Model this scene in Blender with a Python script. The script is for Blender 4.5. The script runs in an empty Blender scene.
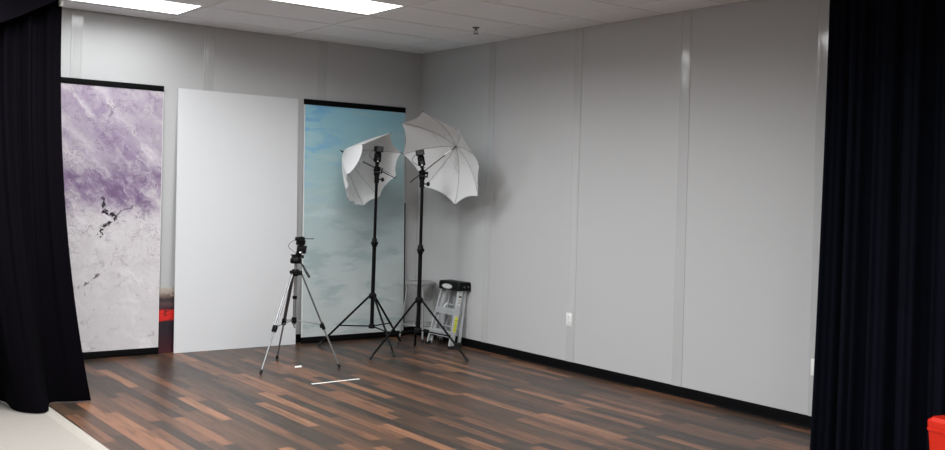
import bpy, bmesh, math, random
from mathutils import Vector, Matrix, noise
random.seed(7)
C = bpy.context.scene.collection
PI = math.pi
V = Vector
H = 3.05

# ------------------------------------------------------------------ node helpers
class N:
    def __init__(s, name):
        s.m = bpy.data.materials.new(name); s.m.use_nodes = True
        s.t = s.m.node_tree; s.n = s.t.nodes; s.l = s.t.links
        s.b = s.n['Principled BSDF']; s.out = s.n['Material Output']
    def put(s, sock, v):
        if isinstance(v, bpy.types.NodeSocket): s.l.new(v, sock)
        elif isinstance(v, (tuple, list)) and len(v) == 3 and sock.type == 'RGBA': sock.default_value = (*v, 1)
        else: sock.default_value = v
    def set(s, **k):
        names = dict(color='Base Color', rough='Roughness', metal='Metallic', spec='Specular IOR Level',
                     normal='Normal', sheen='Sheen Weight', emit='Emission Color', estr='Emission Strength', coat='Coat Weight')
        for a, v in k.items(): s.put(s.b.inputs[names[a]], v)
        return s
    def math(s, op, a, b=0.0, c=0.0):
        x = s.n.new('ShaderNodeMath'); x.operation = op
        s.put(x.inputs[0], a); s.put(x.inputs[1], b); s.put(x.inputs[2], c); return x.outputs[0]
    def mix(s, f, a, b, mode='MIX'):
        x = s.n.new('ShaderNodeMix'); x.data_type = 'RGBA'; x.blend_type = mode
        s.put(x.inputs[0], f); s.put(x.inputs[6], a); s.put(x.inputs[7], b); return x.outputs[2]
    def pos(s):
        return s.n.new('ShaderNodeTexCoord').outputs['Object']
    def sep(s, v):
        x = s.n.new('ShaderNodeSeparateXYZ'); s.put(x.inputs[0], v); return x.outputs
    def comb(s, a, b, c):
        x = s.n.new('ShaderNodeCombineXYZ')
        for i, v in enumerate((a, b, c)): s.put(x.inputs[i], v)
        return x.outputs[0]
    def scale(s, v, k):
        x = s.n.new('ShaderNodeVectorMath'); x.operation = 'MULTIPLY'; s.put(x.inputs[0], v); x.inputs[1].default_value = k; return x.outputs[0]
    def vadd(s, a, b):
        x = s.n.new('ShaderNodeVectorMath'); x.operation = 'ADD'; s.put(x.inputs[0], a); s.put(x.inputs[1], b); return x.outputs[0]
    def noise(s, v, sc, det=3, rough=.5, dist=0.0, col=False):
        x = s.n.new('ShaderNodeTexNoise'); s.put(x.inputs['Vector'], v)
        x.inputs['Scale'].default_value = sc; x.inputs['Detail'].default_value = det
        x.inputs['Roughness'].default_value = rough; x.inputs['Distortion'].default_value = dist
        return x.outputs['Color' if col else 'Fac']
    def white(s, v):
        x = s.n.new('ShaderNodeTexWhiteNoise'); s.put(x.inputs['Vector'], v); return x.outputs
    def vor(s, v, sc, feat='DISTANCE_TO_EDGE'):
        x = s.n.new('ShaderNodeTexVoronoi'); x.feature = feat; s.put(x.inputs['Vector'], v); x.inputs['Scale'].default_value = sc
        return x.outputs['Distance']
    def ramp(s, f, stops, interp='LINEAR'):
        x = s.n.new('ShaderNodeValToRGB'); s.put(x.inputs[0], f); r = x.color_ramp; r.interpolation = interp
        while len(r.elements) < len(stops): r.elements.new(.5)
        for e, (p, c) in zip(r.elements, stops):
            e.position = p; e.color = (c, c, c, 1) if isinstance(c, (int, float)) else (*c, 1)
        return x.outputs[0]
    def step(s, v, a, b):
        x = s.n.new('ShaderNodeMapRange'); x.interpolation_type = 'SMOOTHSTEP'; s.put(x.inputs[0], v)
        x.inputs[1].default_value = a; x.inputs[2].default_value = b; return x.outputs[0]
    def bump(s, h, st=.3, d=.01):
        x = s.n.new('ShaderNodeBump'); s.put(x.inputs['Height'], h); x.inputs['Strength'].default_value = st
        x.inputs['Distance'].default_value = d; return x.outputs[0]

def plain(name, c, rough=.5, metal=0.0, spec=.5, var=.05, sc=20):
    k = N(name); f = k.noise(k.pos(), sc, 3)
    col = k.mix(f, tuple(x*(1-var) for x in c), tuple(min(1, x*(1+var)) for x in c))
    return k.set(color=col, rough=rough, metal=metal, spec=spec).m

def wall_mat(name, c, rough):
    k = N(name); p = k.pos()
    weave = k.noise(k.scale(p, (1, 1, .25)), 260, 2)
    blotch = k.noise(p, 90, 3)
    col = k.mix(k.math('MULTIPLY', blotch, .5), tuple(x*.95 for x in c), tuple(x*1.05 for x in c))
    return k.set(color=col, rough=rough, spec=.35, normal=k.bump(weave, .25, .002)).m

M = {}
M['wall'] = wall_mat('grey vinyl wall panel', (.50, .50, .50), .62)
M['batten'] = plain('grey vinyl batten', (.475, .475, .475), .11, spec=.8, var=.02)
M['baseboard'] = plain('black vinyl base', (.003, .003, .0035), .7, spec=.05)
M['ceil'] = None
def ceiling_mat():
    k = N('ceiling tile'); p = k.pos()
    f = k.noise(p, 120, 4, .7); g = k.noise(p, 9, 2)
    col = k.mix(k.step(f, .55, .68), (.87, .88, .89), (.76, .77, .78))
    col = k.mix(k.math('MULTIPLY', g, .2), col, (.80, .81, .82))
    return k.set(color=col, rough=.9, spec=.15, normal=k.bump(f, .3, .004)).m
M['ceil'] = ceiling_mat()
M['tbar'] = plain('ceiling grid paint', (.78, .78, .77), .5)
def floor_mat():
    k = N('strip laminate floor'); p = k.sep(k.pos()); x, y = p[0], p[1]
    W = .084; L = .80
    fx = k.math('DIVIDE', x, W); row = k.math('FLOOR', fx); ex = k.math('FRACT', fx)
    rr = k.white(k.comb(row, 3.1, .7))
    yy = k.math('ADD', k.math('DIVIDE', y, L), k.math('MULTIPLY', rr[0], 7.3))
    pl = k.math('FLOOR', yy); ey = k.math('FRACT', yy)
    rnd = k.white(k.comb(row, pl, 5.5))
    tone = rnd[0]
    col = k.ramp(tone, [(0, (.026, .019, .015)), (.20, (.040, .026, .0185)), (.40, (.064, .036, .0225)), (.62, (.088, .0445, .0265)), (.82, (.150, .068, .037)), (1, (.235, .110, .059))])
    g = k.noise(k.vadd(k.scale(k.comb(x, y, 0.0), (30, 2.2, 1)), k.scale(rnd[1], (30, 30, 30))), 1, 5, .62, .4)
    fine = k.noise(k.scale(k.comb(x, y, 0.0), (190, 34, 1)), 1, 3, .6)
    col = k.mix(k.math('MULTIPLY', k.step(g, .42, .74), .7), col, (.022, .017, .0135))
    col = k.mix(k.math('MULTIPLY', k.step(g, .42, .20), .35), col, (.15, .07, .04))
    col = k.mix(k.math('MULTIPLY', fine, .25), col, (.024, .019, .016))
    gx = k.math('MINIMUM', ex, k.math('SUBTRACT', 1.0, ex)); gy = k.math('MINIMUM', ey, k.math('SUBTRACT', 1.0, ey))
    gap = k.math('MAXIMUM', k.step(gx, .018, .006), k.step(gy, .003, .001))
    col = k.mix(k.math('MULTIPLY', gap, .6), col, (.02, .014, .012))
    k.set(color=col, rough=k.math('ADD', .27, k.math('MULTIPLY', g, .14)), spec=.22, normal=k.bump(k.math('ADD', g, k.math('MULTIPLY', gap, -2.0)), .10, .003))
    return k.m
M['wood'] = floor_mat()
def tile_mat():
    k = N('beige vinyl floor'); p = k.pos()
    f = k.noise(p, 30, 4, .6); g = k.noise(p, 200, 2)
    col = k.mix(f, (.215, .195, .172), (.25, .23, .205)); col = k.mix(k.math('MULTIPLY', k.step(g, .6, .7), .2), col, (.45, .42, .38))
    return k.set(color=col, rough=.45, spec=.4).m
M['beige'] = tile_mat()
M['nosing'] = plain('pale edge trim', (.28, .257, .225), .4, var=.03)
def curtain_mat(name, a, b):
    k = N(name); p = k.pos()
    f = k.noise(k.scale(p, (1, 1, .4)), 220, 2); g = k.noise(p, 5, 3)
    col = k.mix(g, a, b)
    return k.set(color=col, rough=.92, spec=.03, sheen=.0, normal=k.bump(f, .25, .002)).m
M['curtain_l'] = curtain_mat('black drape cloth', (.0014, .0011, .0018), (.0024, .0019, .0031))
M['curtain_r'] = curtain_mat('navy black drape cloth', (.0034, .0042, .0070), (.0056, .0070, .0118))
M['black'] = plain('black plastic', (.0045, .0045, .005), .45, spec=.12)
M['blackmetal'] = plain('black anodised tube', (.004, .004, .0045), .42, spec=.09)
M['rubber'] = plain('black rubber', (.010, .010, .010), .8)
M['grey_metal'] = plain('gunmetal tube', (.16, .16, .165), .35, metal=.8)
M['silver'] = plain('silver tube', (.36, .365, .37), .35, metal=.9)
M['alu'] = plain('brushed aluminium', (.62, .63, .64), .42, metal=.55, var=.08, sc=60)
M['white_board'] = plain('white foam board', (.665, .67, .678), .55, var=.01, sc=8)
M['board_edge'] = plain('white board core', (.72, .72, .71), .7)
M['rail'] = plain('black rail', (.0045, .0045, .005), .65, spec=.05)
M['white_plastic'] = plain('white plastic', (.78, .78, .76), .4, var=.02)
M['slot'] = plain('dark slot', (.03, .03, .03), .6)
M['tape'] = plain('white tape', (.74, .73, .68), .6, var=.08, sc=40)
M['paper'] = plain('white paper', (.80, .80, .78), .7)
M['red'] = plain('red moulded plastic', (.72, .024, .008), .38, var=.08, sc=14)
M['reddark'] = plain('dark red plastic', (.16, .008, .006), .5)
M['stool_seat'] = plain('pale grey stool metal', (.30, .30, .295), .45, metal=.4)
M['yellow'] = plain('yellow warning sticker', (.72, .76, .06), .5)
M['label'] = plain('white sticker', (.78, .78, .76), .5)
M['labeldark'] = plain('sticker print', (.06, .06, .06), .5)
M['chrome'] = plain('zinc fitting', (.55, .55, .56), .3, metal=1.0)
M['steel_rib'] = plain('steel rib wire', (.16, .16, .16), .4, metal=.5)
M['stretch'] = plain('bright stretcher wire', (.55, .55, .55), .4, metal=.3)
def umbrella_mat():
    k = N('white umbrella nylon'); p = k.pos()
    f = k.noise(p, 160, 2)
    col = k.mix(f, (.78, .78, .78), (.84, .84, .84))
    k.set(color=col, rough=.55, spec=.3, normal=k.bump(f, .1, .001))
    tr = k.n.new('ShaderNodeBsdfTranslucent'); tr.inputs[0].default_value = (.80, .80, .80, 1)
    mx = k.n.new('ShaderNodeMixShader'); mx.inputs[0].default_value = .22
    k.l.new(k.b.outputs[0], mx.inputs[1]); k.l.new(tr.outputs[0], mx.inputs[2]); k.l.new(mx.outputs[0], k.out.inputs[0])
    return k.m
M['nylon'] = umbrella_mat()
def lamp_mat():
    k = N('lit acrylic diffuser'); p = k.pos()
    f = k.noise(p, 300, 1)
    k.set(color=(.9, .9, .88), rough=.4, emit=k.mix(f, (.965, .985, 1.0), (.975, .99, 1.0)), estr=LAMP)
    return k.m
LAMP = 4.0
POWER = 56.0
M['lamp'] = lamp_mat()

# print of the purple marble board; local coordinates x 0..1.22 along the board, z 0..2.44 up it
def seg_dist(k, x, z, pts):
    best = None
    for (ax, az), (bx, bz) in zip(pts[:-1], pts[1:]):
        dx, dz = bx-ax, bz-az; L2 = dx*dx+dz*dz
        px = k.math('SUBTRACT', x, ax); pz = k.math('SUBTRACT', z, az)
        t = k.math('ADD', k.math('MULTIPLY', px, dx/L2), k.math('MULTIPLY', pz, dz/L2))
        t = k.math('MINIMUM', k.math('MAXIMUM', t, 0.0), 1.0)
        qx = k.math('SUBTRACT', px, k.math('MULTIPLY', t, dx)); qz = k.math('SUBTRACT', pz, k.math('MULTIPLY', t, dz))
        d = k.math('SQRT', k.math('ADD', k.math('MULTIPLY', qx, qx), k.math('MULTIPLY', qz, qz)))
        best = d if best is None else k.math('MINIMUM', best, d)
    return best
def marble_mat():
    k = N('purple marble print'); p0 = k.pos()
    w = k.vadd(k.noise(p0, 7, 5, .65, col=True), k.comb(-.5, -.5, -.5))
    p = k.vadd(p0, k.scale(w, (.16, 0, .16))); s = k.sep(p); x, z = s[0], s[2]; s0 = k.sep(p0); x0, z0 = s0[0], s0[2]
    # streak coordinates: along a line falling to the right at about 45 degrees
    al = k.math('ADD', k.math('MULTIPLY', x, .707), k.math('MULTIPLY', z, -.707)); ac = k.math('ADD', k.math('MULTIPLY', x, .707), k.math('MULTIPLY', z, .707))
    st = k.noise(k.comb(k.math('MULTIPLY', al, 1.6), 0.0, k.math('MULTIPLY', ac, 6.5)), 1.0, 5, .62, .3)
    big = k.noise(p, 2.4, 4, .6, .4); med = k.noise(p, 8, 6, .7, .5)
    n = k.math('ADD', k.math('MULTIPLY', st, .65), k.math('MULTIPLY', med, .45))
    diag = k.math('ABSOLUTE', k.math('SUBTRACT', ac, k.math('ADD', 1.84, k.math('MULTIPLY', al, -.10))))
    m1 = k.math('MULTIPLY', k.step(diag, .30, .03), k.step(z, 1.3, 1.6))
    band = k.math('ABSOLUTE', k.math('SUBTRACT', z, 1.50))
    m2 = k.math('MULTIPLY', k.step(band, .34, .06), k.step(z, 1.17, 1.33))
    top = k.math('MULTIPLY', k.step(z, 1.15, 1.6), .62)
    m = k.math('MAXIMUM', k.math('MULTIPLY', m1, .85), k.math('MAXIMUM', m2, top))
    m = k.math('MULTIPLY', m, k.step(n, .36, .62))
    base = k.mix(k.step(med, .35, .68), (.535, .50, .51), (.635, .605, .615))
    low = k.step(z0, 1.3, .2); base = k.mix(k.math('MULTIPLY', low, .7), base, (.585, .555, .555))
    col = k.mix(m, base, (.235, .155, .275))
    dk = k.math('MULTIPLY', k.math('MULTIPLY', m2, k.step(n, .48, .66)), .7)
    col = k.mix(dk, col, (.125, .080, .150))
    pl = k.noise(k.comb(k.math('MULTIPLY', al, 2.0), 1.7, k.math('MULTIPLY', ac, 8.0)), 1.0, 6, .7, .5)
    col = k.mix(k.math('MULTIPLY', k.step(pl, .54, .70), k.math('SUBTRACT', .62, k.math('MULTIPLY', k.step(z0, 1.7, 2.1), .35))), col, (.76, .72, .75))
    # fine dark veins, denser in the upper half, and specks
    vn = k.vor(k.vadd(p0, k.scale(w, (.30, 0, .30))), 5.0)
    vein = k.math('MULTIPLY', k.step(vn, .030, .004), k.step(k.noise(p0, 5.5, 3), .50, .64))
    col = k.mix(k.math('MULTIPLY', vein, .38), col, (.17, .11, .18))
    v2 = k.vor(k.vadd(p0, k.scale(w, (.5, 0, .5))), 11.0)
    vein2 = k.math('MULTIPLY', k.math('MULTIPLY', k.step(v2, .055, .01), k.step(k.noise(p0, 6.5, 3), .44, .56)), k.step(z0, .4, 1.3))
    col = k.mix(k.math('MULTIPLY', vein2, .65), col, (.15, .10, .17))
    sp = k.noise(k.comb(k.math('MULTIPLY', al, 26.0), 0.0, k.math('MULTIPLY', ac, 46.0)), 1.0, 3, .65, .4)
    speck = k.math('MULTIPLY', k.step(sp, .60, .72), k.step(k.noise(p0, 4.5, 3), .44, .60))
    col = k.mix(k.math('MULTIPLY', speck, .65), col, (.17, .11, .20))
    cj = k.scale(k.vadd(k.noise(p0, 26, 4, .7, col=True), k.comb(-.5, -.5, -.5)), (.09, 0, .09))
    sc = k.sep(k.vadd(p0, cj))
    d = seg_dist(k, sc[0], sc[2], CRACK)
    crack = k.math('MULTIPLY', k.step(d, .022, .008), k.step(k.noise(p0, 34, 3), .41, .49))
    col = k.mix(crack, col, (.012, .008, .014))
    d2 = seg_dist(k, sc[0], sc[2], CRACK2)
    col = k.mix(k.math('MULTIPLY', k.math('MULTIPLY', k.step(d2, .016, .004), k.step(k.noise(p0, 30, 3), .44, .56)), .9), col, (.06, .04, .06))
    d3 = seg_dist(k, sc[0], sc[2], CRACK3)
    col = k.mix(k.math('MULTIPLY', k.step(d3, .012, .003), .65), col, (.05, .03, .06))
    return k.set(color=col, rough=.45, spec=.3).m
CRACK3 = [(.815, 1.245), (.86, 1.30), (.95, 1.33)]
CRACK = [(.69, 1.40), (.70, 1.29), (.815, 1.245), (.69, 1.15), (.672, 1.07)]
CRACK2 = [(.40, .60), (.52, .64), (.59, .67), (.68, .75)]
M['marble'] = marble_mat()
def sky_print():
    k = N('blue sky print'); p0 = k.pos()
    w = k.scale(k.vadd(k.noise(p0, 3, 3, .5, col=True), k.comb(-.5, -.5, -.5)), (.15, 0, .12))
    p = k.vadd(p0, w); s = k.sep(p); x, z = s[0], s[2]
    zz = k.math('ADD', z, k.math('MULTIPLY', x, -.06))
    n1 = k.noise(k.scale(p, (.55, 1, 3.0)), 2.2, 4, .55, .3); n2 = k.noise(k.scale(p, (.42, 1, 1.7)), 5.0, 4, .55)
    col = k.ramp(k.math('DIVIDE', zz, 2.44), [(0, (.54, .57, .56)), (.2, (.50, .55, .545)), (.40, (.45, .53, .53)), (.55, (.42, .54, .55)), (.72, (.385, .565, .595)), (.88, (.35, .61, .69)), (1, (.30, .62, .78))])
    cl = k.step(n1, .50, .72)
    col = k.mix(k.math('MULTIPLY', cl, .6), col, (.56, .655, .65))
    left = k.step(x, .75, .0)
    blue = k.math('MULTIPLY', k.math('MULTIPLY', k.step(n2, .47, .62), k.step(z, 1.2, 2.1)), left)
    col = k.mix(k.math('MULTIPLY', blue, .75), col, (.17, .44, .74))
    dk = k.math('MULTIPLY', k.step(n2, .52, .36), k.step(z, 1.7, .9))
    col = k.mix(k.math('MULTIPLY', dk, .65), col, (.31, .40, .405))
    return k.set(color=col, rough=.42, spec=.35).m
M['sky'] = sky_print()
def low_print():
    k = N('dark red and timber print'); p0 = k.pos()
    w = k.scale(k.vadd(k.noise(p0, 14, 3, .6, col=True), k.comb(-.5, -.5, -.5)), (.12, 0, .05))
    s = k.sep(k.vadd(p0, w)); z = s[2]; x = s[0]
    n = k.noise(k.scale(p0, (6, 1, 40)), 1, 4, .6)
    col = k.ramp(k.math('DIVIDE', z, .61), [(0, (.05, .005, .011)), (.20, (.028, .005, .010)), (.36, (.012, .008, .014)), (.47, (.012, .008, .012)), (.50, (.68, .014, .008)), (.635, (.72, .02, .012)), (.66, (.04, .012, .02)), (.73, (.10, .06, .06)), (.80, (.035, .02, .026)), (.86, (.20, .145, .11)), (.93, (.46, .40, .33)), (1, (.50, .46, .40))])
    mk = k.math('MULTIPLY', k.step(k.noise(k.scale(p0, (1, 1, 1.6)), 22, 3), .55, .62), k.math('MULTIPLY', k.step(z, .32, .34), k.step(z, .43, .41)))
    col = k.mix(k.math('MULTIPLY', mk, .8), col, (.05, .005, .006))
    col = k.mix(k.math('MULTIPLY', n, .25), col, (.04, .02, .03))
    dg = k.math('ABSOLUTE', k.math('SUBTRACT', s[2], k.math('SUBTRACT', .545, k.math('MULTIPLY', k.math('SUBTRACT', s[0], .22), .35))))
    col = k.mix(k.math('MULTIPLY', k.step(dg, .010, .003), .7), col, (.40, .33, .30))
    return k.set(color=col, rough=.5).m
M['lowprint'] = low_print()

# ------------------------------------------------------------------ mesh helpers
def smooth(bm, ang=35):
    for f in bm.faces: f.smooth = True
    for e in bm.edges:
        if len(e.link_faces) == 2 and e.calc_face_angle(0) > math.radians(ang): e.smooth = False
def obj(name, bm, mat, parent=None, loc=(0, 0, 0), ang=35):
    bmesh.ops.recalc_face_normals(bm, faces=bm.faces[:])
    smooth(bm, ang)
    me = bpy.data.meshes.new(name); bm.to_mesh(me); bm.free()
    o = bpy.data.objects.new(name, me); C.objects.link(o); o.location = loc
    for m in (mat if isinstance(mat, (list, tuple)) else [mat]): me.materials.append(m if not isinstance(m, str) else M[m])
    if parent: o.parent = parent
    return o
def thing(name, label, cat, loc=(0, 0, 0), group=None):
    o = bpy.data.objects.new(name, None); C.objects.link(o); o.location = loc
    o.empty_display_size = .1; return tag(o, label, cat, group)
def tag(o, label, cat, group=None):
    o['label'] = label; o['category'] = cat
    if group: o['group'] = group
    return o
def struct(name, bm, mat, label=None, cat=None, loc=(0, 0, 0)):
    o = obj(name, bm, mat, None, loc); o['kind'] = 'structure'
    if label: o['label'] = label
    if cat: o['category'] = cat
    return o
def B(): return bmesh.new()
def box(bm, lo, hi, bev=0.0, seg=2, mi=0, mat=None):
    t = bmesh.new()
    bmesh.ops.create_cube(t, size=1)
    c = [(a+b)/2 for a, b in zip(lo, hi)]; s = [b-a for a, b in zip(lo, hi)]
    for v in t.verts: v.co = V((v.co.x*s[0]+c[0], v.co.y*s[1]+c[1], v.co.z*s[2]+c[2]))
    if bev > 0: bmesh.ops.bevel(t, geom=t.edges[:], offset=bev, segments=seg, profile=.5, affect='EDGES')
    for f in t.faces: f.material_index = mi
    return merge(bm, t, mat)
def merge(bm, t, mat=None):
    if mat is not None: t.transform(mat)
    me = bpy.data.meshes.new('tmp'); t.to_mesh(me); t.free(); bm.from_mesh(me); bpy.data.meshes.remove(me)
    return bm
def frame(d, up=(0, 0, 1)):
    d = V(d).normalized(); u = V(up)
    if abs(d.dot(u)) > .98: u = V((1, 0, 0))
    a = u.cross(d).normalized(); b = d.cross(a); return a, b, d
def tube(bm, pts, r, n=10, cap=True, closed=False, mi=0):
    pts = [V(p) for p in pts]; m = len(pts)
    rs = r if isinstance(r, (list, tuple)) else [r]*m
    rings = []; prev = None
    for i, p in enumerate(pts):
        if closed: d = pts[(i+1) % m]-pts[i-1]
        else: d = pts[min(i+1, m-1)]-pts[max(i-1, 0)]
        if prev is None: a, b, d = frame(d)
        else:
            d = d.normalized(); a = (prev-d*prev.dot(d)).normalized(); b = d.cross(a)
        prev = a
        rings.append([bm.verts.new(p+(a*math.cos(2*PI*k/n)+b*math.sin(2*PI*k/n))*rs[i]) for k in range(n)])
    for i in range(m if closed else m-1):
        A, Bq = rings[i], rings[(i+1) % m]
        for k in range(n):
            f = bm.faces.new((A[k], A[(k+1) % n], Bq[(k+1) % n], Bq[k])); f.material_index = mi
    if cap and not closed:
        bm.faces.new(rings[0][::-1]).material_index = mi; bm.faces.new(rings[-1]).material_index = mi
    return bm
def lathe(bm, prof, n=24, c=(0, 0, 0), axis=(0, 0, 1), mi=0):
    a, b, d = frame(axis); c = V(c); rings = []
    for r, z in prof:
        rings.append([bm.verts.new(c+d*z+(a*math.cos(2*PI*k/n)+b*math.sin(2*PI*k/n))*max(r, 1e-4)) for k in range(n)])
    for A, Q in zip(rings[:-1], rings[1:]):
        for k in range(n): bm.faces.new((A[k], A[(k+1) % n], Q[(k+1) % n], Q[k])).material_index = mi
    bm.faces.new(rings[0][::-1]).material_index = mi; bm.faces.new(rings[-1]).material_index = mi
    return bm
def prism(bm, poly, z0, z1, mat=None, mi=0):
    t = bmesh.new()
    a = [t.verts.new((x, y, z0)) for x, y in poly]; b = [t.verts.new((x, y, z1)) for x, y in poly]
    n = len(poly); t.faces.new(a[::-1]); t.faces.new(b)
    for i in range(n): t.faces.new((a[i], a[(i+1) % n], b[(i+1) % n], b[i]))
    for f in t.faces: f.material_index = mi
    return merge(bm, t, mat)
def sheet(bm, fn, nu, nv, th, mi=0):
    """closed cloth of thickness th from a grid function fn(u, v)"""
    P = [[V(fn(i/nu, j/nv)) for j in range(nv+1)] for i in range(nu+1)]
    def nrm(i, j):
        a = P[min(i+1, nu)][j]-P[max(i-1, 0)][j]; b = P[i][min(j+1, nv)]-P[i][max(j-1, 0)]
        return a.cross(b).normalized()
    F = [[bm.verts.new(P[i][j]+nrm(i, j)*th/2) for j in range(nv+1)] for i in range(nu+1)]
    K = [[bm.verts.new(P[i][j]-nrm(i, j)*th/2) for j in range(nv+1)] for i in range(nu+1)]
    for i in range(nu):
        for j in range(nv):
            bm.faces.new((F[i][j], F[i+1][j], F[i+1][j+1], F[i][j+1])); bm.faces.new((K[i][j], K[i][j+1], K[i+1][j+1], K[i+1][j]))
    for i in range(nu):
        bm.faces.new((F[i][0], K[i][0], K[i+1][0], F[i+1][0])); bm.faces.new((F[i][nv], F[i+1][nv], K[i+1][nv], K[i][nv]))
    for j in range(nv):
        bm.faces.new((F[0][j], F[0][j+1], K[0][j+1], K[0][j])); bm.faces.new((F[nu][j], K[nu][j], K[nu][j+1], F[nu][j+1]))
    return bm
def axes(o, x, y, z):
    m = Matrix((V(x), V(y), V(z))).transposed().to_4x4(); m.translation = V(o); return m
def lerp(a, b, t): return V(a)*(1-t)+V(b)*t

# ------------------------------------------------------------------ the room
XL, YF = -9.5, -12.5
STAGE = -4.30
bm = B(); box(bm, (STAGE, YF, -.10), (0, 0, 0)); struct('floor', bm, 'wood', 'dark brown strip laminate floor of the photo corner', 'floor')
bm = B(); box(bm, (XL, YF, -.10), (STAGE-.075, 0, -.003)); struct('floor_beige', bm, 'beige', 'pale beige vinyl floor left of the wood floor', 'floor')
bm = B()
prism(bm, [(0, -.01), (.075, -.01), (.075, .0005), (.066, .0035), (.012, .0025), (0, -.0025)], YF, 0, Matrix.Translation((STAGE-.075, 0, 0)) @ Matrix.Rotation(PI/2, 4, 'X'))
o = struct('trim_1', bm, 'nosing', 'pale reducer strip along the edge of the wood floor', 'floor trim')
ys = [v.co.y for v in o.data.vertices]
if max(ys) > 1:
    for v in o.data.vertices: v.co.y -= max(ys)
bm = B(); box(bm, (XL-.12, 0, -.1), (.12, .12, H+.1)); struct('wall_back', bm, 'wall', 'grey vinyl panel wall behind the backdrops', 'wall')
bm = B(); box(bm, (0, YF, -.1), (.12, 0, H+.1)); struct('wall_right', bm, 'wall', 'grey vinyl panel wall on the right', 'wall')
bm = B(); box(bm, (XL-.12, YF, -.1), (XL, 0, H+.1)); struct('wall_left', bm, 'wall', 'grey wall far left outside the frame', 'wall')
bm = B(); box(bm, (XL-.12, YF-.12, -.1), (.12, YF, H+.1)); struct('wall_front', bm, 'wall', 'grey wall behind the camera', 'wall')

# ceiling : lay-in tiles, grid rows in y and columns in x, lights fill whole cells
GY = -.36; GX = -.46; TY = .61; TX = 1.22
lights = [(2, 0), (1, 2), (3, 4), (1, 5), (4, 8), (2, 9), (6, 4), (2, 13), (5, 13)]   # (column, row)
cells_lit = set(lights)
bm = B()
ncol = int((-XL+GX)/TX)+2; nrow = int((-YF+GY)/TY)+2
for c in range(-1, ncol):
    for r in range(-1, nrow):
        x1 = GX-c*TX; x0 = x1-TX; y1 = GY-r*TY; y0 = y1-TY
        x1 = min(x1, 0); x0 = max(x0, XL); y1 = min(y1, 0); y0 = max(y0, YF)
        if x1-x0 < .03 or y1-y0 < .03 or (c, r) in cells_lit: continue
        g = .013
        box(bm, (x0+g, y0+g, H-.004), (x1-g, y1-g, H+.012))
box(bm, (XL-.12, YF-.12, H+.10), (.12, .12, H+.16))
struct('ceiling', bm, 'ceil', 'white lay-in tile ceiling', 'ceiling')
bm = B()
for r in range(-1, nrow):
    y = GY-r*TY
    if YF < y < 0: box(bm, (XL, y-.012, H+.003), (0, y+.012, H+.03))
for c in range(-1, ncol):
    x = GX-c*TX
    if XL < x < 0: box(bm, (x-.012, YF, H+.0025), (x+.012, 0, H+.028))
box(bm, (XL, -.022, H+.001), (0, 0, H+.02)); box(bm, (-.022, YF, H+.001), (0, 0, H+.02))
struct('trim_2', bm, 'tbar', 'painted metal grid between the ceiling tiles', 'ceiling grid')
names = {(2, 0): 'lit ceiling panel light at upper left, nearest the back wall', (1, 2): 'lit ceiling panel light at top centre, nearest the sprinkler head',
         }
out_names = ['lit ceiling panel light over the middle of the wood floor', 'lit ceiling panel light over the near right of the wood floor', 'lit ceiling panel light over the beige floor beside the camera',
             'lit ceiling panel light over the beige floor behind the left curtain', 'lit ceiling panel light over the beige floor left of the camera', 'lit ceiling panel light behind the camera near the right wall', 'lit ceiling panel light behind the camera to the left']  # unseen lamps added to lift walls and floor, except the near right one
GAIN = {(2, 0): .25, (1, 2): .66, (3, 4): 2.9, (1, 5): .55}
k_ = 0
for (c, r) in lights:
    x1 = GX-c*TX; x0 = x1-TX; y1 = GY-r*TY; y0 = y1-TY
    lab = names.get((c, r))
    if lab is None: lab = out_names[k_]; k_ += 1
    t = thing('ceiling_light', lab, 'ceiling light', ((x0+x1)/2, (y0+y1)/2, H), 'recessed ceiling panel lights')
    a, b = TX/2-.013, TY/2-.013
    bm = B()
    for lo, hi in (((-a, -b, 0), (a, -b+.022, .02)), ((-a, b-.022, 0), (a, b, .02)), ((-a, -b+.022, 0), (-a+.022, b-.022, .02)), ((a-.022, -b+.022, 0), (a, b-.022, .02))): box(bm, lo, hi)
    box(bm, (-a, -b, .02), (a, b, .07))
    obj('frame', bm, 'white_plastic', t)
    bm = B(); box(bm, (-a+.022, -b+.022, .004), (a-.022, b-.022, .010)); obj('diffuser', bm, 'lamp', t)
    ld = bpy.data.lights.new('panel_lamp', 'AREA'); ld.shape = 'RECTANGLE'; ld.size = 2*a-.06; ld.size_y = 2*b-.06
    ld.energy = POWER*GAIN.get((c, r), 1.0); ld.color = (.955, .98, 1.0); ld.spread = math.radians(164)
    lo_ = bpy.data.objects.new('panel_lamp', ld); C.objects.link(lo_); lo_.parent = t; lo_.location = (0, 0, -.004)

# sprinkler head
t = thing('sprinkler_head', 'small metal fire sprinkler head under the ceiling tiles', 'sprinkler', (-.68, -1.80, H-.004))
bm = B(); lathe(bm, [(.034, 0), (.034, -.004), (.020, -.012), (.014, -.012)], 20, axis=(0, 0, 1)); obj('escutcheon', bm, 'grey_metal', t)
bm = B(); lathe(bm, [(.011, -.010), (.011, -.024), (.007, -.028)], 14)
for s in (-1, 1): tube(bm, [(0.008*s, 0, -.024), (.018*s, 0, -.036), (.012*s, 0, -.052), (0, 0, -.058)], .0035, 8)
obj('body', bm, 'grey_metal', t)
bm = B(); lathe(bm, [(.006, -.054), (.024, -.058), (.024, -.061), (.004, -.062)], 18); obj('deflector', bm, 'grey_metal', t)

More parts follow.
